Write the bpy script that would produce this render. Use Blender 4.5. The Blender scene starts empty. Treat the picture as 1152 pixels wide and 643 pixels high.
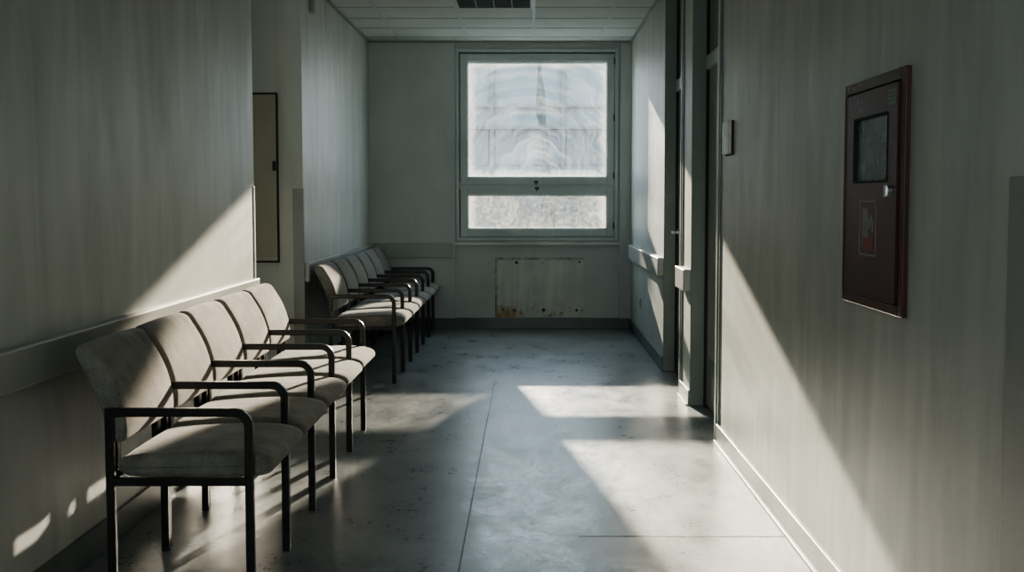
import bpy, bmesh, math, random
from mathutils import Vector
random.seed(4)
S = bpy.context.scene
C = bpy.data.collections.new('hospital_corridor'); S.collection.children.link(C)

# ------------------------------------------------------------------ materials
def mat(name):
    m = bpy.data.materials.new(name); m.use_nodes = True
    return m, m.node_tree, m.node_tree.nodes['Principled BSDF']
def N(nt, t, **kw):
    n = nt.nodes.new(t)
    for k, v in kw.items():
        if k in n.inputs: n.inputs[k].default_value = v
        else: setattr(n, k, v)
    return n
def coords(nt, scale=(1,1,1), rot=(0,0,0), space='Object'):
    tc = nt.nodes.new('ShaderNodeTexCoord'); mp = nt.nodes.new('ShaderNodeMapping')
    mp.inputs['Scale'].default_value = scale; mp.inputs['Rotation'].default_value = rot
    nt.links.new(tc.outputs[space], mp.inputs['Vector']); return mp.outputs['Vector']
def noise(nt, vec, scale=5, detail=4, rough=.5, dist=0):
    n = nt.nodes.new('ShaderNodeTexNoise')
    n.inputs['Scale'].default_value = scale; n.inputs['Detail'].default_value = detail
    n.inputs['Roughness'].default_value = rough; n.inputs['Distortion'].default_value = dist
    nt.links.new(vec, n.inputs['Vector']); return n.outputs['Fac']
def ramp(nt, fac, stops):
    r = nt.nodes.new('ShaderNodeValToRGB'); e = r.color_ramp.elements
    while len(e) < len(stops): e.new(.5)
    for k, (p, c) in enumerate(stops):
        e[k].position = p
        if not isinstance(c, (tuple, list)): c = (c, c, c)
        e[k].color = (*c, 1)
    nt.links.new(fac, r.inputs['Fac']); return r.outputs['Color']
def mixc(nt, fac, a, b, mode='MIX'):
    m = nt.nodes.new('ShaderNodeMix'); m.data_type = 'RGBA'; m.blend_type = mode
    for sock, v in ((m.inputs[0], fac), (m.inputs[6], a), (m.inputs[7], b)):
        if hasattr(v, 'is_output'): nt.links.new(v, sock)
        elif isinstance(v, (int, float)): sock.default_value = v
        else: sock.default_value = (*v, 1)
    return m.outputs[2]
def math_(nt, op, a, b=None, c=None):
    m = nt.nodes.new('ShaderNodeMath'); m.operation = op
    for i, v in enumerate((a, b, c)):
        if v is None: continue
        if hasattr(v, 'is_output'): nt.links.new(v, m.inputs[i])
        else: m.inputs[i].default_value = v
    return m.outputs[0]
def bump(nt, h, bsdf, strength=.2, dist=.01):
    b = nt.nodes.new('ShaderNodeBump'); b.inputs['Strength'].default_value = strength
    b.inputs['Distance'].default_value = dist
    nt.links.new(h, b.inputs['Height']); nt.links.new(b.outputs['Normal'], bsdf.inputs['Normal'])

def paint(name, lo, hi, rough=.45, streak=.5, spec=.5):
    m, nt, b = mat(name)
    v = coords(nt, (2.2, 2.2, .38)); s = noise(nt, v, 2.0, 6, .6, 1.1)
    v2 = coords(nt, (9, 9, .8)); s2 = noise(nt, v2, 2, 4, .6, .8)
    v3 = coords(nt); blot = noise(nt, v3, 1.3, 5, .6)
    f = math_(nt, 'ADD', math_(nt, 'MULTIPLY', s, streak), math_(nt, 'MULTIPLY', s2, streak*.12))
    f = math_(nt, 'ADD', f, math_(nt, 'MULTIPLY', blot, 1-streak*1.12))
    col = ramp(nt, f, [(.34, lo), (.62, hi)])
    nt.links.new(col, b.inputs['Base Color'])
    r = ramp(nt, f, [(.3, rough+.12), (.7, rough-.08)]); nt.links.new(r, b.inputs['Roughness'])
    b.inputs['Specular IOR Level'].default_value = spec
    bump(nt, noise(nt, coords(nt), 90, 3), b, .08, .003)
    return m
M = {}
M['wall'] = paint('streaky_wall_paint', (.40,.425,.40), (.56,.575,.535), .40, .6)
M['end_wall'] = paint('end_wall_paint', (.46,.50,.485), (.56,.59,.57), .55, .3)
M['trim'] = paint('rail_paint', (.33,.345,.325), (.45,.455,.43), .36, .3)
M['end_rail'] = paint('end_rail_paint', (.33,.36,.35), (.40,.425,.41), .45, .3)
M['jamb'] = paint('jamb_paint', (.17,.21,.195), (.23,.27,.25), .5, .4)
M['guard'] = paint('corner_guard_plastic', (.25,.265,.25), (.32,.335,.315), .45, .3)
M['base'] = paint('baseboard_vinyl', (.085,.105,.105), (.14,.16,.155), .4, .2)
M['base_right'] = paint('baseboard_vinyl_pale', (.20,.22,.20), (.29,.305,.28), .35, .2)
M['door'] = paint('door_laminate', (.24,.26,.24), (.33,.345,.315), .4, .5)
M['kick'] = paint('kick_plate_vinyl', (.12,.14,.13), (.16,.18,.17), .4, .2)
M['hatch'] = paint('beige_hatch', (.34,.335,.27), (.42,.41,.335), .5, .3)
M['frame'] = paint('window_frame_paint', (.40,.46,.455), (.54,.59,.58), .4, .3)
M['white_metal'] = paint('frame_edge_metal', (.42,.45,.43), (.56,.58,.55), .3, .2)
M['facade'] = paint('pale_facade', (.10,.12,.128), (.135,.155,.162), .9, .3)
M['tan'] = paint('tan_render', (.22,.20,.16), (.26,.24,.19), .9, .2)
M['facade_dark'] = paint('facade_glazing', (.045,.058,.064), (.07,.083,.088), .6, .5)
M['ground'] = paint('yard_ground', (.12,.12,.11), (.15,.15,.14), .9, .2)

def plain(name, col, rough=.5, metal=0, nscale=30, amt=.12, spec=.5):
    m, nt, b = mat(name)
    n = noise(nt, coords(nt), nscale, 3)
    lo = tuple(c*(1-amt) for c in col); hi = tuple(min(1, c*(1+amt)) for c in col)
    nt.links.new(ramp(nt, n, [(.3, lo), (.7, hi)]), b.inputs['Base Color'])
    b.inputs['Roughness'].default_value = rough; b.inputs['Metallic'].default_value = metal
    b.inputs['Specular IOR Level'].default_value = spec
    return m
M['tube'] = plain('dark_bronze_tube', (.030,.029,.027), .30, .35, 60, .2)
M['steel'] = plain('satin_steel', (.55,.56,.56), .3, .9)
M['dark'] = plain('dark_gap', (.02,.022,.022), .7)
M['plate'] = plain('grey_white_plastic', (.72,.75,.72), .4)
M['socket'] = plain('socket_plastic', (.42,.45,.45), .5)
M['red'] = None
M['sash_gap'] = plain('weathered_gasket', (.07,.085,.085), .7, 0, 50, .5)
M['tbar'] = plain('ceiling_tee', (.50,.53,.50), .45, 0, 20, .08)
M['tbar_dark'] = plain('ceiling_gap', (.19,.21,.20), .7)
M['cypress'] = plain('cypress_leaves', (.03,.045,.047), .9, 0, 6, .4)
M['lens'] = plain('louvre_metal', (.13,.165,.15), .45, .1)
M['white_line'] = plain('faded_white_print', (.36,.30,.29), .6)
M['grey_print'] = plain('faded_grey_print', (.28,.27,.255), .6)
M['red_print'] = plain('red_print', (.26,.035,.03), .5)
M['sticker'] = plain('grey_green_sticker', (.27,.31,.29), .6)

def red_mat():
    m, nt, b = mat('oxblood_enamel')
    v = coords(nt, (1,1,1)); n = noise(nt, v, 6, 6, .6)
    sc = noise(nt, coords(nt, (1,1,1)), 45, 8, .75)
    c = ramp(nt, n, [(.3, (.052,.013,.012)), (.7, (.088,.024,.021))])
    # worn patch, densest near the top left corner
    g = nt.nodes.new('ShaderNodeTexCoord'); sx = nt.nodes.new('ShaderNodeSeparateXYZ'); nt.links.new(g.outputs['Generated'], sx.inputs[0])
    up = ramp(nt, sx.outputs['Z'], [(.76, 0.0), (.9, 1.0)]); far = ramp(nt, sx.outputs['Y'], [(.35, 0.0), (.75, 1.0)])
    w = math_(nt, 'MULTIPLY', ramp(nt, sc, [(.50, 0.0), (.60, 1.0)]), math_(nt, 'MULTIPLY', up, far))
    c = mixc(nt, math_(nt, 'MULTIPLY', w, .45), c, (.33,.25,.25))
    nt.links.new(c, b.inputs['Base Color']); b.inputs['Roughness'].default_value = .38
    return m
M['red'] = red_mat()

def fabric():
    m, nt, b = mat('grey_beige_wool_fabric')
    fine = noise(nt, coords(nt), 190, 4, .8); mid = noise(nt, coords(nt), 9, 5, .65)
    f = math_(nt, 'ADD', math_(nt, 'MULTIPLY', fine, .5), math_(nt, 'MULTIPLY', mid, .5))
    nt.links.new(ramp(nt, f, [(.32, (.085,.08,.07)), (.64, (.34,.32,.275))]), b.inputs['Base Color'])
    b.inputs['Roughness'].default_value = .95; b.inputs['Specular IOR Level'].default_value = .15
    b.inputs['Sheen Weight'].default_value = .25; b.inputs['Sheen Roughness'].default_value = .5
    bump(nt, fine, b, .35, .003)
    return m
M['fabric'] = fabric()

def floor_mat():
    m, nt, b = mat('worn_sheet_vinyl')
    v = coords(nt)
    big = noise(nt, v, 1.1, 5, .6, 0); mid = noise(nt, coords(nt, (1.5,.8,1)), 3.2, 12, .78, 0)
    fine = noise(nt, v, 40, 6, .7)
    f = math_(nt, 'ADD', math_(nt, 'MULTIPLY', big, .25), math_(nt, 'ADD', math_(nt, 'MULTIPLY', mid, .5), math_(nt, 'MULTIPLY', fine, .25)))
    col = ramp(nt, f, [(.42, (.145,.165,.17)), (.5, (.235,.255,.255)), (.58, (.34,.36,.35))])
    # thin dark scuffs
    sc = noise(nt, coords(nt, (.8,2.4,1), (0,0,.35)), 3.4, 5, .5, 3.5)
    s = ramp(nt, math_(nt, 'ABSOLUTE', math_(nt, 'SUBTRACT', sc, .5)), [(.0, 1.0), (.006, 0.0)])
    sm = ramp(nt, noise(nt, v, 1.7, 3), [(.50, 0.0), (.62, 1.0)])
    scuff = math_(nt, 'MULTIPLY', math_(nt, 'MULTIPLY', s, sm), .4)
    col = mixc(nt, scuff, col, (.07,.08,.08))
    nt.links.new(col, b.inputs['Base Color'])
    rn = math_(nt, 'ADD', math_(nt, 'MULTIPLY', mid, .6), math_(nt, 'MULTIPLY', fine, .4))
    nt.links.new(ramp(nt, rn, [(.35, .22), (.64, .43)]), b.inputs['Roughness'])
    b.inputs['Specular IOR Level'].default_value = .55
    h = math_(nt, 'ADD', math_(nt, 'MULTIPLY', noise(nt, v, 26, 8, .75), .6), math_(nt, 'MULTIPLY', fine, .3))
    bump(nt, h, b, .10, .007)
    return m
M['floor'] = floor_mat()
M['seam'] = plain('floor_seam', (.08,.09,.09), .5)

def ceil_mat():
    m, nt, b = mat('mineral_ceiling_tile')
    n = noise(nt, coords(nt), 3, 4); f = noise(nt, coords(nt), 160, 3, .7)
    nt.links.new(ramp(nt, math_(nt, 'ADD', math_(nt, 'MULTIPLY', n, .6), math_(nt, 'MULTIPLY', f, .4)), [(.35, (.55,.58,.56)), (.65, (.63,.66,.64))]), b.inputs['Base Color'])
    b.inputs['Roughness'].default_value = .9; bump(nt, f, b, .2, .003)
    return m
M['ceiling'] = ceil_mat()

def glass(name, lo, hi, tint, arc=True):
    """dirty pane: part clear, part milky film that takes up the light"""
    m = bpy.data.materials.new(name); m.use_nodes = True; nt = m.node_tree
    nt.nodes.remove(nt.nodes['Principled BSDF']); out = nt.nodes['Material Output']
    tr = N(nt, 'ShaderNodeBsdfTransparent'); tr.inputs['Color'].default_value = (.93,.96,.96,1)
    tl = N(nt, 'ShaderNodeBsdfTranslucent'); tl.inputs['Color'].default_value = (*tint, 1)
    df = N(nt, 'ShaderNodeBsdfDiffuse'); df.inputs['Color'].default_value = (*tint, 1)
    gl = N(nt, 'ShaderNodeBsdfGlossy'); gl.inputs['Roughness'].default_value = .08; gl.inputs['Color'].default_value = (.9,.95,.95,1)
    film = N(nt, 'ShaderNodeMixShader'); film.inputs[0].default_value = .22
    tintn = N(nt, 'ShaderNodeMix'); film_l = nt.links.new(tl.outputs[0], film.inputs[1]); nt.links.new(df.outputs[0], film.inputs[2])
    tc = nt.nodes.new('ShaderNodeTexCoord')
    sx = nt.nodes.new('ShaderNodeSeparateXYZ'); nt.links.new(tc.outputs['Object'], sx.inputs[0])
    big = noise(nt, tc.outputs['Object'], 2.6, 6, .65, 1.2)
    fine = noise(nt, coords(nt, (1,1,1)), 26, 7, .75)
    f = math_(nt, 'ADD', math_(nt, 'MULTIPLY', big, .6 if arc else .4), math_(nt, 'MULTIPLY', fine, .4 if arc else .6))
    if arc:   # wiping arcs left by a cloth, around the middle of the pane
        wrp = math_(nt, 'MULTIPLY', math_(nt, 'SUBTRACT', noise(nt, coords(nt, (1,1,1)), 1.6, 3), .5), .9)
        dx = math_(nt, 'ADD', math_(nt, 'ABSOLUTE', math_(nt, 'ADD', sx.outputs['X'], .06)), wrp); dz = math_(nt, 'ADD', sx.outputs['Z'], .75)
        rr = math_(nt, 'SQRT', math_(nt, 'ADD', math_(nt, 'MULTIPLY', dx, dx), math_(nt, 'MULTIPLY', math_(nt, 'MULTIPLY', dz, dz), .55)))
        cv = nt.nodes.new('ShaderNodeCombineXYZ'); nt.links.new(math_(nt, 'MULTIPLY', rr, 14), cv.inputs[0]); nt.links.new(math_(nt, 'MULTIPLY', dx, 1.2), cv.inputs[1])
        nt.links.new(math_(nt, 'MULTIPLY', sx.outputs['Z'], 1.3), cv.inputs[2])
        arcn = noise(nt, cv.outputs[0], 1.3, 6, .7, .3)
        f = math_(nt, 'ADD', math_(nt, 'MULTIPLY', f, .45), math_(nt, 'MULTIPLY', arcn, .55))
    # grime along the edges, its tint lightened in place of brightly lit glazing beads
    ex = math_(nt, 'ABSOLUTE', math_(nt, 'DIVIDE', sx.outputs['X'], .727)); hz = .6 if arc else .18
    ez = math_(nt, 'ABSOLUTE', math_(nt, 'DIVIDE', sx.outputs['Z'], hz))
    edge = ramp(nt, math_(nt, 'MAXIMUM', ex, ez), [(.86, 0.0), (1.0, .5)])
    fac = math_(nt, 'MINIMUM', math_(nt, 'ADD', ramp(nt, f, [(.36, lo), (.64, hi)]), edge), .93)
    nt.nodes.remove(tintn)
    tc2 = ramp(nt, math_(nt, 'ADD', f, math_(nt, 'MULTIPLY', edge, .35)), [(.40, tuple(t*.26 for t in tint)), (.62, tuple(t*1.35 for t in tint))])
    nt.links.new(tc2, tl.inputs['Color']); nt.links.new(tc2, df.inputs['Color'])
    ms = N(nt, 'ShaderNodeMixShader'); nt.links.new(fac, ms.inputs[0])
    nt.links.new(tr.outputs[0], ms.inputs[1]); nt.links.new(film.outputs[0], ms.inputs[2])
    fr = N(nt, 'ShaderNodeFresnel'); fr.inputs['IOR'].default_value = 1.3
    m2 = N(nt, 'ShaderNodeMixShader'); nt.links.new(fr.outputs[0], m2.inputs[0])
    nt.links.new(ms.outputs[0], m2.inputs[1]); nt.links.new(gl.outputs[0], m2.inputs[2])
    nt.links.new(m2.outputs[0], out.inputs['Surface'])
    return m
M['pane'] = glass('wiped_dirty_glass', .10, .50, (.080,.084,.085))
M['pane_low'] = glass('crusted_dirty_glass', .30, .70, (.080,.080,.076), False)

def cab_glass():
    m, nt, b = mat('cloudy_cabinet_glass')
    n = noise(nt, coords(nt, (1,1,1)), 9, 5, .6, .6)
    nt.links.new(ramp(nt, n, [(.35, (.035,.06,.062)), (.7, (.15,.19,.19))]), b.inputs['Base Color'])
    b.inputs['Roughness'].default_value = .22
    return m
M['cab_glass'] = cab_glass()

def patch_mat():
    m, nt, b = mat('bare_plaster_with_rust')
    tc = nt.nodes.new('ShaderNodeTexCoord'); sx = nt.nodes.new('ShaderNodeSeparateXYZ'); nt.links.new(tc.outputs['Generated'], sx.inputs[0])
    n = noise(nt, coords(nt), 5, 6, .65); st = noise(nt, coords(nt, (9,9,.6)), 1.6, 5, .6)
    c = ramp(nt, math_(nt, 'ADD', math_(nt, 'MULTIPLY', n, .5), math_(nt, 'MULTIPLY', st, .5)), [(.34, (.48,.50,.455)), (.62, (.66,.68,.62))])
    l = ramp(nt, sx.outputs['X'], [(.20, 1.0), (.27, 0.0)]); lo = ramp(nt, sx.outputs['Z'], [(.13, 1.0), (.22, 0.0)])
    rn = ramp(nt, noise(nt, coords(nt), 11, 5, .7), [(.35, .35), (.6, 1.0)])
    c = mixc(nt, math_(nt, 'MULTIPLY', math_(nt, 'MULTIPLY', l, lo), rn), c, (.36,.21,.10))
    # scattered rust along the foot
    lo2 = ramp(nt, sx.outputs['Z'], [(.10, .8), (.30, 0.0)]); s2 = ramp(nt, noise(nt, coords(nt), 14, 6, .7), [(.52, 0.0), (.62, 1.0)])
    c = mixc(nt, math_(nt, 'MULTIPLY', lo2, s2), c, (.27,.20,.14))
    # dirt line at top and left
    ed = math_(nt, 'MAXIMUM', ramp(nt, sx.outputs['Z'], [(.95, 0.0), (.985, .8)]), ramp(nt, sx.outputs['X'], [(.008, .85), (.03, 0.0)]))
    dn = ramp(nt, noise(nt, coords(nt), 12, 6, .7), [(.4, .25), (.6, 1.0)])
    c = mixc(nt, math_(nt, 'MULTIPLY', ed, dn), c, (.10,.12,.11))
    nt.links.new(c, b.inputs['Base Color']); b.inputs['Roughness'].default_value = .85
    return m
M['patch'] = patch_mat()

# ------------------------------------------------------------------ mesh helpers
def box(bm, x0, x1, y0, y1, z0, z1, bev=0, seg=1):
    vs = [bm.verts.new(p) for p in ((x0,y0,z0),(x1,y0,z0),(x1,y1,z0),(x0,y1,z0),(x0,y0,z1),(x1,y0,z1),(x1,y1,z1),(x0,y1,z1))]
    fs = [bm.faces.new([vs[i] for i in f]) for f in ((3,2,1,0),(4,5,6,7),(0,1,5,4),(1,2,6,5),(2,3,7,6),(3,0,4,7))]
    if bev:
        es = list({e for f in fs for e in f.edges})
        bmesh.ops.bevel(bm, geom=es, offset=bev, segments=seg, affect='EDGES', profile=.5)
def boxes(*bs, bev=0, seg=1):
    bm = bmesh.new()
    for b in bs: box(bm, *b, bev=bev, seg=seg)
    return bm
def obj(name, bm, m, parent=None, smooth=False, loc=None):
    bmesh.ops.recalc_face_normals(bm, faces=bm.faces)
    me = bpy.data.meshes.new(name); bm.to_mesh(me); bm.free()
    if smooth:
        for p in me.polygons: p.use_smooth = True
    me.materials.append(m)
    o = bpy.data.objects.new(name, me); C.objects.link(o)
    if parent: o.parent = parent
    if loc: o.location = loc
    return o
def centred(name, bm, m, c, parent=None, smooth=False):
    """mesh built in world numbers, origin moved to c"""
    bmesh.ops.translate(bm, verts=bm.verts, vec=-Vector(c))
    return obj(name, bm, m, parent, smooth, c)
def struct(name, bm, m, parent=None, **k):
    o = obj(name, bm, m, parent, **k)
    if parent is None: o['kind'] = 'structure'
    return o
def thing(name, label, cat, loc=(0,0,0), group=None):
    o = bpy.data.objects.new(name, None); C.objects.link(o); o.location = loc
    o.empty_display_size = .1
    tag(o, label, cat, group); return o
def tag(o, label, cat, group=None):
    o['label'] = label; o['category'] = cat
    if group: o['group'] = group
    return o
def setting(name):
    o = bpy.data.objects.new(name, None); C.objects.link(o); o['kind'] = 'structure'; return o
def sweep(bm, path, hn, hy, ch=.004):
    """chamfered rectangular tube along a path in the XZ plane (hn half-size in plane, hy half-size along Y)"""
    sec = [(-hn+ch,-hy),(hn-ch,-hy),(hn,-hy+ch),(hn,hy-ch),(hn-ch,hy),(-hn+ch,hy),(-hn,hy-ch),(-hn,-hy+ch)]
    rings = []
    for i, (x, y, z) in enumerate(path):
        a = path[max(i-1,0)]; b = path[min(i+1,len(path)-1)]
        t = Vector((b[0]-a[0], 0, b[2]-a[2])).normalized(); n = Vector((-t.z, 0, t.x))
        k = 1.0
        rings.append([bm.verts.new(Vector((x,y,z)) + n*u*k + Vector((0,v,0))) for u, v in sec])
    for a, b in zip(rings, rings[1:]):
        for j in range(8): bm.faces.new((a[j], a[(j+1)%8], b[(j+1)%8], b[j]))
    bm.faces.new(rings[0]); bm.faces.new(rings[-1])
def arc(cx, cz, r, a0, a1, y, n=8):
    return [(cx+r*math.cos(math.radians(a0+(a1-a0)*i/n)), y, cz+r*math.sin(math.radians(a0+(a1-a0)*i/n))) for i in range(n+1)]
def smooth_profile(pts, iters=3):
    for _ in range(iters):
        q = []
        for i in range(len(pts)):
            a = pts[i]; b = pts[(i+1)%len(pts)]
            q += [(a[0]*.75+b[0]*.25, a[1]*.75+b[1]*.25), (a[0]*.25+b[0]*.75, a[1]*.25+b[1]*.75)]
        pts = q
    return pts
def puffed(bm, prof, y0, y1, r, crown=0, n=6, mid=10):
    """extrude an XZ profile along Y with rounded ends and a slight crown on the upper side"""
    P = [Vector((x, 0, z)) for x, z in prof]; c = sum(P, Vector())/len(P)
    nm = []
    for i in range(len(P)):
        t = (P[(i+1)%len(P)]-P[i-1]).normalized(); k = Vector((t.z,0,-t.x))
        if k.dot(P[i]-c) < 0: k = -k
        nm.append(k)
    area = sum(P[i].x*P[(i+1)%len(P)].z-P[(i+1)%len(P)].x*P[i].z for i in range(len(P)))
    sgn = 1 if area > 0 else -1
    nm = []
    for i in range(len(P)):
        t = (P[(i+1)%len(P)]-P[i-1]).normalized(); nm.append(Vector((t.z,0,-t.x))*sgn)
    st = []
    for i in range(n+1):
        a = math.pi/2*i/n; st.append((y0 + r*(1-math.sin(a)), r*(1-math.cos(a))))
    st = st[::-1]
    for i in range(1, mid): st.append((y0+r+(y1-y0-2*r)*i/mid, 0))
    for i in range(n+1):
        a = math.pi/2*i/n; st.append((y1 - r*(1-math.sin(a)), r*(1-math.cos(a))))
    # order: start from the inset end
    L = [(y0 + r*(1-math.sin(math.pi/2*(1-i/n))) , r*(1-math.cos(math.pi/2*(1-i/n)))) for i in range(n+1)]
    L = [(y0 + r*(1-math.cos(math.pi/2*i/n)), r*(1-math.sin(math.pi/2*i/n))) for i in range(n+1)]
    R = [(y0+y1-y, s) for y, s in reversed(L)]
    st = L + [(y0+r+(y1-y0-2*r)*i/mid, 0) for i in range(1, mid)] + R
    rings = []
    for y, ins in st:
        u = (y-y0)/(y1-y0)*2-1; cr = crown*(1-u*u)
        rings.append([bm.verts.new(p - k*ins + k*cr*max(0,k.z*.8+k.x*.5) + Vector((0,y,0))) for p, k in zip(P, nm)])
    m_ = len(P)
    for a, b in zip(rings, rings[1:]):
        for j in range(m_): bm.faces.new((a[j], a[(j+1)%m_], b[(j+1)%m_], b[j]))
    bm.faces.new(rings[0]); bm.faces.new(rings[-1])
def cyl(bm, c, axis, r, h, seg=20, r2=None):
    from mathutils import Matrix
    rot = {'x': Matrix.Rotation(math.pi/2,4,'Y'), 'y': Matrix.Rotation(-math.pi/2,4,'X'), 'z': Matrix.Identity(4)}[axis]
    bmesh.ops.create_cone(bm, cap_ends=True, segments=seg, radius1=r, radius2=r if r2 is None else r2, depth=h, matrix=Matrix.Translation(c) @ rot)

# ------------------------------------------------------------------ dimensions (metres); camera stands at the origin
XL, XR, YE, ZC = -1.65, 1.06, 12.02, 2.98
YB = -4.0
ENDA, ENDB = 6.95, 8.46          # side corridor mouth on the left
D1A, D1B = 6.45, 7.53            # near door opening on the right
D2A, D2B = 8.01, 9.05            # far door opening on the right

# floor, ceiling
struct('floor', boxes((-6.5, 2.0, YB-.3, YE+.4, -.2, 0)), M['floor'])
struct('ceiling', boxes((-6.5, 2.0, YB-.3, YE+.4, ZC, ZC+.2)), M['ceiling'])
# ceiling grid
bm = bmesh.new(); bd = bmesh.new()
gx = [-1.305, -.622, .043, .722]; gy = [11.73-.6*i for i in range(26)]
for x in gx: box(bm if x > 0 else bm, x-.012, x+.012, YB, YE, ZC-.004, ZC+.01)
for y in gy: box(bd, XL, XR, y-.008, y+.008, ZC-.0025, ZC+.01)
struct('trim_1', bm, M['tbar']); struct('trim_2', bd, M['tbar_dark'])
# shadow-gap angle where ceiling meets walls
struct('trim_3', boxes((XL, XL+.02, ENDB, YE, ZC-.02, ZC), (XR-.02, XR, D2B, YE, ZC-.02, ZC), (XL, XR, YE-.02, YE, ZC-.02, ZC)), M['guard'])

# walls
struct('wall_left', boxes((XL-.2, XL, YB, ENDA, 0, ZC), (XL-.2, XL, ENDB, YE+.2, 0, ZC)), M['wall'])
struct('wall_right', boxes((XR, XR+.3, YB, D1A, 0, ZC), (XR, XR+.3, D1B, D2A, 0, ZC), (XR, XR+.3, D2B, YE+.2, 0, ZC)), M['wall'])
struct('wall_back', boxes((XL-.2, XR+.3, YB-.2, YB, 0, ZC)), M['wall'])
struct('wall_side_corridor', boxes((-6.2, XL-.2, ENDA-.2, ENDA, 0, ZC), (-6.2, XL-.2, ENDB, ENDB+.2, 0, ZC), (-6.4, -6.2, ENDA-.2, ENDB+.27, 0, ZC)), M['end_wall'])
# end wall with the window bay set back 5 cm between two flat piers
WX0, WX1, WZ0, WZ1 = -.75, .917, .925, 2.895
struct('wall_end', boxes((XL-.2, -.77, YE, YE+.35, 0, ZC), (.95, XR+.3, YE, YE+.35, 0, ZC),
    (-.77, WX0, YE+.05, YE+.35, 0, ZC), (WX1, .95, YE+.05, YE+.35, 0, ZC),
    (WX0, WX1, YE+.05, YE+.35, 0, WZ0), (WX0, WX1, YE+.05, YE+.35, WZ1, ZC)), M['end_wall'])
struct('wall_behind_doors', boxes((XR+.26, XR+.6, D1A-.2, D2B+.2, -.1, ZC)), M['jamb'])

# baseboards
struct('baseboard_left', boxes((XL-.01, XL+.014, YB, ENDA+.0, 0, .115), (XL-.01, XL+.014, ENDB, YE, 0, .115), bev=.003), M['base'])
struct('baseboard_end', boxes((XL, -.77, YE-.014, YE+.01, 0, .115), (.95, XR, YE-.014, YE+.01, 0, .115), (-.77, .95, YE+.036, YE+.06, 0, .115), bev=.003), M['base'])
struct('baseboard_right', boxes((XR-.014, XR+.01, YB, D1A-.05, 0, .10), (XR-.014, XR+.01, D1B, D2A-.03, 0, .10), bev=.003), M['base_right'])
struct('baseboard_far_right', boxes((XR-.014, XR+.01, D2B, YE, 0, .115), bev=.003), M['base'])
struct('trim_4', boxes((XR-.03, XR-.012, YB, D1A-.05, 0, .012), (XR-.03, XR-.012, D1B, D2A-.03, 0, .012), bev=.004), M['white_metal'])
# floor seams
struct('trim_5', boxes((-.259,-.253,YB,8.6,0,.0012)), M['seam'])
struct('trim_6', boxes((.20,XR-.03,4.568,4.573,0,.0012)), M['seam'])

# wall bumper rails: board with a rounded top lip
def rail(name, label, bs, m):
    bm = boxes(*bs, bev=.008, seg=3); o = obj(name, bm, m); return tag(o, label, 'wall rail')
rail('wall_bumper_rail', 'long grey bumper rail on left wall behind the five near chairs', [(XL-.005, XL+.035, YB+.1, ENDA-.02, .745, .882)], M['trim'])
rail('wall_bumper_rail', 'grey bumper rail on left wall behind the six far chairs', [(XL-.005, XL+.035, ENDB+.03, YE-.04, .745, .89)], M['trim'])
rail('wall_bumper_rail', 'flat grey rail on end wall left of the window', [(XL+.04, -.80, YE-.025, YE+.005, .745, .90)], M['end_rail'])
rail('wall_bumper_rail', 'sunlit bumper rail on right wall beyond the farther door', [(XR-.05, XR+.005, D2B+.02, YE-.25, .75, .895)], M['trim'])
rail('wall_bumper_rail', 'short bumper rail block on right wall between the two doors', [(XR-.05, XR+.005, D1B+.02, D2A-.04, .75, .895)], M['trim'])

# corner guards
def guard(label, bs):
    o = obj('corner_guard', boxes(*bs, bev=.003, seg=2), M['guard']); return tag(o, label, 'corner guard')
guard('thin upright corner guard at the end of the near left wall', [(XL-.03, XL+.006, ENDA-.03, ENDA+.006, 0, 1.43)])
guard('brownish upright corner guard on pier left of the far chairs', [(XL-.075, XL+.004, ENDB-.006, ENDB+.03, 0, 1.43)])
guard('upright corner guard on right wall nearest the viewer', [(XR-.006, XR+.02, 2.2, 2.545, 0, 1.40)])

# ------------------------------------------------------------------ doors on the right
def door(name, ya, yb, handle_y):
    root = setting(name)
    xf = XR+.105
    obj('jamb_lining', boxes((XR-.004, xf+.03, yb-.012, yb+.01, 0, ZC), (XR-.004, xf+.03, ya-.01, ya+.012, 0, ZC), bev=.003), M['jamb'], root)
    obj('edge_strip', boxes((XR-.014, XR+.02, ya-.022, ya+.004, 0, ZC)), M['white_metal'], root)
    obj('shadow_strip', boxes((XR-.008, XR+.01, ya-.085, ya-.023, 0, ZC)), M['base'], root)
    obj('door_stop', boxes((xf-.02, xf+.01, yb-.05, yb-.012, 0, ZC)), M['dark'], root)
    obj('transom', boxes((xf-.022, xf+.02, ya+.01, yb-.015, 2.185, 2.275), bev=.004), M['frame'], root)
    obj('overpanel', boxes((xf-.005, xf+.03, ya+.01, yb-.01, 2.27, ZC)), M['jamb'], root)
    leaf = obj('door_leaf', boxes((xf-.005, xf+.04, ya+.015, yb-.05, .01, 2.185)), M['door'], root)
    obj('kick_plate', boxes((xf-.010, xf-.004, ya+.02, yb-.055, .02, .33)), M['kick'], leaf)
    if handle_y:
        bm = bmesh.new(); cyl(bm, (xf-.012, handle_y, 1.10), 'x', .024, .014); cyl(bm, (xf-.035, handle_y, 1.10), 'x', .010, .05)
        box(bm, xf-.066, xf-.050, handle_y-.115, handle_y+.012, 1.09, 1.11, bev=.005, seg=2)
        obj('handle', bm, M['steel'], leaf)
door('door_1', D1A, D1B, None)
door('door_2', D2A, D2B, D2B-.12)

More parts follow.
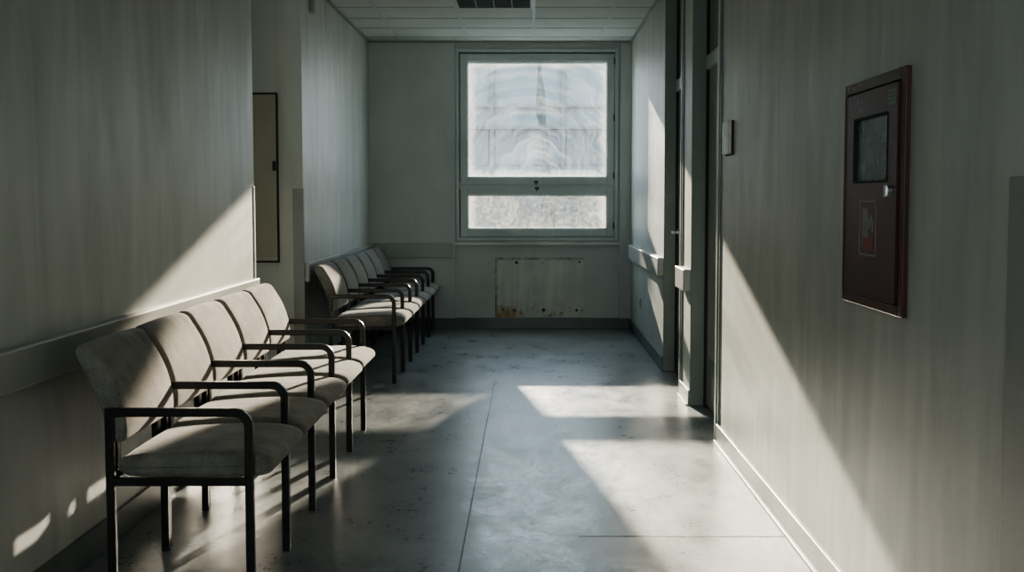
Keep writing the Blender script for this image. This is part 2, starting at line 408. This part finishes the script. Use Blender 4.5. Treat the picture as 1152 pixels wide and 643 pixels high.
# ------------------------------------------------------------------ window
win = setting('window_1'); FY0, FY1 = YE+.045, YE+.13
def ringboxes(x0, x1, z0, z1, w, y0, y1, wb=None):
    wb = wb or w
    return [(x0, x0+w, y0, y1, z0, z1), (x1-w, x1, y0, y1, z0, z1), (x0+w, x1-w, y0, y1, z1-w, z1), (x0+w, x1-w, y0, y1, z0, z0+wb)]
P_U = (-.64, .815, 1.580, 2.777); P_L = (-.64, .815, 1.045, 1.405)
obj('window_frame', boxes(*ringboxes(WX0-.01, WX1+.01, WZ0, WZ1+.01, .035, FY0-.02, FY1+.12), bev=.003), M['frame'], win)
obj('gasket', boxes(*ringboxes(WX0+.022, WX1-.022, WZ0+.03, WZ1-.022, .016, FY0+.012, FY1+.1)), M['sash_gap'], win)
obj('mullion', boxes((WX0+.02, WX1-.02, FY0+.01, FY1+.1, 1.46, 1.53)), M['frame'], win)
su = obj('upper_sash', boxes(*ringboxes(P_U[0]-.075, P_U[1]+.075, P_U[2]-.075, P_U[3]+.08, .08, FY0, FY1+.05), bev=.006, seg=2), M['frame'], win)
sl = obj('lower_sash', boxes(*ringboxes(P_L[0]-.075, P_L[1]+.075, P_L[2]-.08, P_L[3]+.082, .082, FY0+.004, FY1+.05), bev=.006, seg=2), M['frame'], win)
obj('glazing_bead', boxes(*ringboxes(P_U[0]-.004, P_U[1]+.004, P_U[2]-.004, P_U[3]+.004, .014, FY0+.02, FY0+.05)), M['white_metal'], su)
obj('glazing_bead', boxes(*ringboxes(P_L[0]-.004, P_L[1]+.004, P_L[2]-.004, P_L[3]+.004, .014, FY0+.02, FY0+.05)), M['white_metal'], sl)
def pane(x0, x1, z0, z1, y, m, parent):
    bm = bmesh.new(); cx, cz = (x0+x1)/2, (z0+z1)/2
    vs = [bm.verts.new(p) for p in ((x0-cx,0,z0-cz),(x1-cx,0,z0-cz),(x1-cx,0,z1-cz),(x0-cx,0,z1-cz))]; bm.faces.new(vs)
    return obj('window_pane', bm, m, parent, loc=(cx, y, cz))
pane(*P_U, FY0+.06, M['pane'], su); pane(*P_L, FY0+.06, M['pane_low'], sl)
for (x, z) in ((.075, 1.535), (.085, 1.470)):
    bm = boxes((x-.022, x+.022, FY0-.012, FY0+.003, z-.012, z+.012), (x-.008, x+.008, FY0-.03, FY0-.008, z-.03, z+.01), bev=.003)
    obj('window_catch', bm, M['sash_gap'], win)
for z in (1.08, 1.60, 2.2, 2.78):
    obj('hinge', boxes((WX1-.040, WX1-.018, FY0-.014, FY0+.01, z-.035, z+.035), bev=.004, seg=2), M['sash_gap'], win)
struct('trim_7', boxes((WX0-.02, WX1+.03, YE-.012, YE+.06, WZ0-.05, WZ0-.012), bev=.005, seg=2), M['white_metal'])
struct('trim_8', boxes((-.776, -.764, YE-.006, YE+.05, .12, ZC-.02), (.944, .956, YE-.006, YE+.05, .12, ZC-.02)), M['frame'])

# bare patch where a radiator hung
p = thing('radiator_backing_patch', 'pale rectangular patch of bare plaster with rust stains below the window', 'wall patch', (.11, YE+.0495, .12))
obj('plaster', boxes((-.463, .463, -.004, .0, 0, .625)), M['patch'], p)
for (x, z, r) in ((-.24, .575, .015), (.42, .580, .011), (.045, .075, .017), (.39, .075, .014), (-.26, .072, .012), (-.38, .085, .009), (.03, .57, .006)):
    bm = bmesh.new(); cyl(bm, (x, -.0055, z), 'y', r, .003, 14); obj('bracket_hole', bm, M['dark'], p)

# ------------------------------------------------------------------ hatch on the side-corridor wall
h = thing('wall_hatch', 'tall beige hatch door on wall of the side passage behind the chairs', 'cupboard', (-1.98, ENDB, .93))
obj('frame', boxes(*ringboxes(-.30, .155, -.04, 1.195, .014, -.012, .004)), M['dark'], h)
dl = obj('door', boxes((-.286, .141, -.022, .002, .0, 1.18), bev=.003), M['hatch'], h)
obj('latch', boxes((.118, .14, -.045, -.02, .63, .70), bev=.004, seg=2), M['dark'], dl)
o = obj('wall_sensor', boxes((XL-.002, XL+.025, 8.80, 8.90, 2.76, 2.86), bev=.006, seg=2), M['guard']); tag(o, 'small grey box high on far left wall near the ceiling', 'sensor')
o = thing('wall_socket', 'small pale outlet low on right wall beyond the doors', 'outlet', (XR, 10.9, .38))
obj('plate', boxes((-.010, .002, -.045, .045, -.05, .05), bev=.004, seg=2), M['socket'], o)
obj('outlet_face', boxes((-.013, -.008, -.026, .026, -.028, .028), bev=.003), M['guard'], o)
o = thing('door_sign', 'blank grey plate on right wall beside the nearer door', 'sign', (XR, 6.12, 1.675))
obj('backing', boxes((-.008, .002, -.115, .105, -.092, .085), bev=.002), M['dark'], o)
obj('plate', boxes((-.026, -.006, -.085, .105, -.085, .085), bev=.004, seg=2), M['plate'], o)

# ceiling luminaire, off
l = thing('ceiling_light', 'unlit recessed louvre light panel in the tiled ceiling', 'ceiling light', (-.29, 9.33, ZC))
obj('housing', boxes(*[(a,b,c,d,-.014,.004) for (a,b,c,d) in ((-.322,-.300,-.6,.6),(.300,.322,-.6,.6),(-.3,.3,-.6,-.578),(-.3,.3,.578,.6))], bev=.003), M['tbar'], l)
obj('backing', boxes((-.3,.3,-.58,.58,-.004,.002)), M['lens'], l)
obj('louvre', boxes(*[(-.3,.3,-.56+.056*i,-.556+.056*i,-.012,-.003) for i in range(21)], *[(x-.003,x+.003,-.578,.578,-.012,-.003) for x in (-.15,0,.15)]), M['lens'], l)

# ------------------------------------------------------------------ fire cabinet
f = thing('fire_hose_cabinet', 'dark red fire cabinet with small window on right wall', 'fire cabinet', (XR, 3.535, 1.37))
# local: x negative = into corridor, y 0 centre; y+ = away from camera
HY, HZ = .308, .352
bm = boxes(*[(-.016,.006, a,b,c,d) for (a,b,c,d) in ((-HY,-HY+.038,-HZ,HZ),(HY-.02,HY,-HZ,HZ),(-HY+.038,HY-.02,HZ-.034,HZ),(-HY+.038,HY-.02,-HZ,-HZ+.03))], bev=.003, seg=2)
obj('frame', bm, M['red'], f)
obj('gap', boxes((-.010,.002,-HY+.036,HY-.018,-HZ+.028,HZ-.032)), M['dark'], f)
dy0, dy1, dz0, dz1 = -.262, .284, -.318, .312
wy0, wy1, wz0, wz1 = -.165, .178, .035, .232
bm = boxes((-.020,-.004,dy0,wy0,dz0,dz1),(-.020,-.004,wy1,dy1,dz0,dz1),(-.020,-.004,wy0,wy1,wz1,dz1),(-.020,-.004,wy0,wy1,dz0,wz0))
bmesh.ops.remove_doubles(bm, verts=bm.verts, dist=1e-5)
d = obj('door', bm, M['red'], f)
obj('door_lip', boxes(*[(-.0225,-.019,a,b,c,e) for (a,b,c,e) in ((dy0,dy1,dz0,dz0+.006),(dy1-.005,dy1,dz0,dz1),(dy0,dy0+.005,dz0,dz1))]), M['red'], d)
obj('viewing_glass', boxes((-.012,-.009,wy0,wy1,wz0,wz1)), M['cab_glass'], d)
obj('window_trim', boxes(*[(-.0215,-.008,a,b,c,e) for (a,b,c,e) in ((wy0-.004,wy0+.003,wz0,wz1),(wy1-.003,wy1+.004,wz0,wz1),(wy0,wy1,wz0-.004,wz0+.003),(wy0,wy1,wz1-.003,wz1+.004))]), M['dark'], d)
bm = bmesh.new(); cyl(bm, (-.026, -.205, .005), 'x', .016, .014, 18); box(bm, -.040,-.030,-.210,-.200,-.012,.022, bev=.002)
obj('lock_knob', bm, M['steel'], d)
# printed emblem: outlined panel, hose reel pictogram and red foot
ey0, ey1, ez0, ez1 = -.072, .100, -.192, -.022
em = obj('emblem', boxes(*[(-.0212,-.0198,a,b,c,e) for (a,b,c,e) in ((ey0,ey0+.007,ez0,ez1),(ey1-.007,ey1,ez0,ez1),(ey0,ey1,ez1-.006,ez1),(ey0,ey1,ez0,ez0+.006))]), M['white_line'], d)
em['label'] = 'faded fire hose emblem in thin white outline'
obj('hose_pictogram', boxes((-.0212,-.0198,.012,.072,-.135,-.046), (-.0212,-.0198,-.012,.012,-.11,-.075), (-.0212,-.0198,-.030,-.012,-.10,-.066), (-.0212,-.0198,-.044,-.030,-.118,-.08), (-.0212,-.0198,.06,.068,-.165,-.135)), M['grey_print'], em)
obj('red_panel', boxes((-.0210,-.0198,-.045,.05,-.172,-.136)), M['red_print'], em)
# small sticker with three lines at the top, worn letters on the frame
st = obj('sticker', boxes((-.0212,-.0198,-.235,-.165,.252,.296)), M['sticker'], d)
obj('sticker_lines', boxes(*[(-.0218,-.0205,-.228,-.172,z,z+.004) for z in (.262,.273,.284)]), M['red'], st)
bm = bmesh.new()
for k, y in enumerate((.245,.215,.190)):
    z = HZ-.026
    box(bm, -.0172,-.0158, y, y+.003, z, z+.017); box(bm, -.0172,-.0158, y-.011, y-.008, z, z+.017)
    box(bm, -.0172,-.0158, y-.011, y+.003, z+.0145, z+.017)
    if k != 2: box(bm, -.0172,-.0158, y-.011, y+.003, z, z+.0025)
obj('worn_lettering', bm, M['white_line'], f)

# ------------------------------------------------------------------ linked chairs
ARM, HT = .657, .0145
def arm_bm(y, xr, xf):
    bm = bmesh.new(); r = .05
    path = [(xr, y, ARM-HT)] + [(xf-r-.001-.1*(1-i/3), y, ARM-HT) for i in range(3)] + arc(xf-r, ARM-HT-r, r, 90, 0, y) + [(xf, y, .55)]
    sweep(bm, path, HT, .012); return bm
def leg_bm(x, y, top):
    bm = bmesh.new(); sweep(bm, [(x, y, .0), (x, y, top)], HT, .012); return bm
# origin: floor, under the nearer side frame; +X is the front, +Y runs away from the camera; wall side at x 0 => back
def chair(near_arm, W, name='linked_chair'):
    """geometry relative to the rear leg line x=0; front leg x=.465"""
    t = thing(name, 'x', 'chair')
    L = .465
    yf = W - .0           # far side frame
    yn = 0.0 if near_arm else .045
    for y, a in ((yn, near_arm), (yf, True)):
        obj('leg', leg_bm(L, y, .56 if a else .43), M['tube'], t)
        obj('leg', leg_bm(0, y, ARM if a else .43), M['tube'], t)
        if a: obj('armrest', arm_bm(y, 0, L), M['tube'], t)
    obj('seat_frame', boxes((-.0, L, yn-.010, yn+.012, .395, .42), (0, L, yf-.012, yf+.010, .395, .42), (-.0, .022, yn, yf, .395, .42), (L-.024, L-.002, yn, yf, .395, .42), (.2,.22,yn,yf,.40,.418)), M['tube'], t)
    a, b = yn + (.016 if near_arm else 0.0) , yf - .018
    seat = smooth_profile([(.016,.414),(.016,.484),(.08,.492),(.24,.502),(.38,.506),(.47,.502),(.535,.484),(.548,.445),(.50,.414),(.25,.414)], 3)
    bm = bmesh.new(); puffed(bm, seat, a, b, .024, .006); obj('seat', bm, M['fabric'], t, True)
    back = smooth_profile([(-.006,.538),(.044,.536),(.050,.585),(.040,.66),(.010,.75),(-.040,.832),(-.062,.862),(-.106,.868),(-.124,.840),(-.094,.78),(-.050,.69),(-.020,.59)], 2)
    bm = bmesh.new(); puffed(bm, back, a-.004, b+.004, .017, .006); obj('backrest', bm, M['fabric'], t, True)
    for y in (yn+.07, yf-.07): obj('back_bracket', boxes((-.018,.006,y-.02,y+.02,.42,.60), bev=.003), M['tube'], t)
    return t
def dup(root, loc, label, group):
    r = root.copy(); C.objects.link(r); r.location = loc
    for ch in root.children:
        c = ch.copy(); C.objects.link(c); c.parent = r
    tag(r, label, 'chair', group); return r
XB = -1.40
near_y = [3.83, 4.39, 4.97, 5.565, 6.14, 6.70]
W = .575
first = chair(True, W-.01); G1 = 'linked waiting chairs in the near row'
first.location = (XB, near_y[0]-.01, 0)
tag(first, 'grey fabric chair nearest the viewer, first of the near row', 'chair', G1)
second = chair(False, W)
near_lab = ['grey fabric chair second from the viewer in the near row', 'grey fabric chair in the middle of the near row of five',
    'creased grey fabric chair fourth from the viewer in the near row', 'grey fabric chair at far end of the near row beside the wall opening']
second.location = (XB, near_y[1], 0); tag(second, near_lab[0], 'chair', G1)
XN = lambda y: XB-.016*(y-3.83)
second.location.x = XN(near_y[1])
for y, lb in zip(near_y[2:5], near_lab[1:]): dup(second, (XN(y), y, 0), lb, G1)
G2 = 'linked waiting chairs in the far row'; XF = -1.455
far_y = [8.44, 9.01, 9.585, 10.16, 10.735, 11.31]
dup(first, (XF, far_y[0], 0), 'grey fabric chair nearest the viewer in the far row', G2)
for y, lb in zip(far_y[1:], ['grey fabric chair second in the far row, behind its first chair', 'grey fabric chair third from the front of the far row',
    'grey fabric chair fourth from the front of the far row', 'grey fabric chair next to last in the far row', 'bluish shaded chair last in the far row, against the end wall']):
    dup(second, (XF, y, 0), lb, G2)

# ------------------------------------------------------------------ outside
struct('ground', boxes((-60, 60, YE+.36, 120, -.5, -.3)), M['ground'])
b = thing('office_building', 'hazy pale building seen through the dirty window', 'building', (0, 30, -.3))
fx = [-7.0, -.95, .02, .88, 7.0]
obj('wall', boxes((-7, 7, 0, 6, 0, 5.75)), M['facade'], b)
obj('base_band', boxes((-7, 7, -.12, .0, 1.55-.8, 2.02-.35)), M['facade_dark'], b)
for (x0, x1) in ((-.88,-.08),(.35,1.75),(-2.3,-1.2)):
    obj('tan_panel', boxes((x0, x1, -.16, -.1, 1.78, 2.42)), M['tan'], b)
for (x0, x1) in ((-.86,-.10),(.10,.84),(.98,1.9),(-2.3,-1.05)):
    w = obj('window', boxes((x0, x1, -.06, .0, 2.55, 3.45)), M['facade_dark'], b)
obj('ledge', boxes((-7,7,-.14,.0,3.46,3.54)), M['facade_dark'], b)
obj('ledge', boxes((-7,7,-.12,.0,4.02,4.08)), M['facade_dark'], b)
for x in (-.95, .88): obj('joint_strip', boxes((x-.05,x+.05,-.1,.0,1.5,5.6)), M['facade_dark'], b)
# slim cypress
bm = bmesh.new(); rings = []
prof = [(.0,.22,.42),(.8,.2,.42),(1.6,.15,.42),(2.2,.11,.41),(2.6,.06,.38),(2.95,.07,.37),(3.2,.05,.33),(3.6,.10,.27),(4.0,.09,.26),(4.4,.05,.24),(4.75,.03,.24)]
for z, r, ox in prof:
    ring = []
    for k in range(14):
        a = 2*math.pi*k/14; rr = r*(1+random.uniform(-.22,.22)); ring.append(bm.verts.new((ox+rr*math.cos(a), rr*math.sin(a), z+random.uniform(-.05,.05))))
    rings.append(ring)
for a, c in zip(rings, rings[1:]):
    for j in range(14): bm.faces.new((a[j], a[(j+1)%14], c[(j+1)%14], c[j]))
bm.faces.new(rings[0]); bm.faces.new(rings[-1])
o = obj('cypress_tree', bm, M['cypress'], loc=(0, 26, -.3)); tag(o, 'slim dark cypress outside the window, blurred by dirty glass', 'tree')

# ------------------------------------------------------------------ light
def sun(name, dx, slope, energy, col, ang):
    l = bpy.data.lights.new(name, 'SUN'); l.energy = energy; l.color = col; l.angle = math.radians(ang)
    o = bpy.data.objects.new(name, l); S.collection.objects.link(o)
    v = Vector((dx, -1, -1/slope)); o.rotation_euler = v.to_track_quat('-Z', 'Y').to_euler(); return o
sun('sun', .143, 3.58, 32, (1, .87, .70), .5)
sun('sun_reflected_by_glass', -.255, 3.9, 20, (1, .84, .66), .7)
def area(name, loc, tgt, sx, sy, power, col):
    l = bpy.data.lights.new(name, 'AREA'); l.shape = 'RECTANGLE'; l.size = sx; l.size_y = sy; l.energy = power; l.color = col
    o = bpy.data.objects.new(name, l); S.collection.objects.link(o); o.location = loc
    o.rotation_euler = (Vector(tgt)-Vector(loc)).to_track_quat('-Z', 'Y').to_euler(); return o
area('rear_fill_light', (-.5, YB+.3, 2.1), (.6, 8, 2.2), 2.0, 1.2, 66, (.86, .97, 1.0))  # soft fill added behind the camera, not a lamp of the corridor
area('side_passage_fill', (-3.6, 7.7, 2.6), (-2.2, 8.4, 1.2), .8, .5, 2.8, (.95,1,.92))  # fill added to brighten the dark hatch wall, no fixture there
pl = area('window_portal', (.0875, YE+.42, 1.91), (.0875, 0, 1.91), 1.6, 1.95, 1, (1,1,1)); pl.data.cycles.is_portal = True
w = bpy.data.worlds.new('overcast_sky'); S.world = w; w.use_nodes = True
bg = w.node_tree.nodes['Background']; nt = w.node_tree
tc = nt.nodes.new('ShaderNodeTexCoord'); sx = nt.nodes.new('ShaderNodeSeparateXYZ'); nt.links.new(tc.outputs['Generated'], sx.inputs[0])
nt.links.new(ramp(nt, sx.outputs['Z'], [(.0, (.80,.88,.92)), (.5, (.48,.66,.84))]), bg.inputs['Color'])
bg.inputs['Strength'].default_value = 9

# ------------------------------------------------------------------ camera
cam = bpy.data.cameras.new('camera'); co = bpy.data.objects.new('camera', cam); S.collection.objects.link(co)
FPX = 1300; PITCH = 3.6
cam.sensor_width = 36; cam.lens = FPX/1152*36; cam.clip_start = .05; cam.clip_end = 300
co.location = (0, 0, 1.35); co.rotation_euler = (math.radians(90-PITCH), 0, 0)
cam.shift_x = -19/1152; cam.shift_y = -(97-FPX*math.tan(math.radians(PITCH)))/1152
S.camera = co
S.view_settings.view_transform = 'AgX'; S.view_settings.look = 'AgX - Medium High Contrast'
S.view_settings.exposure = .15
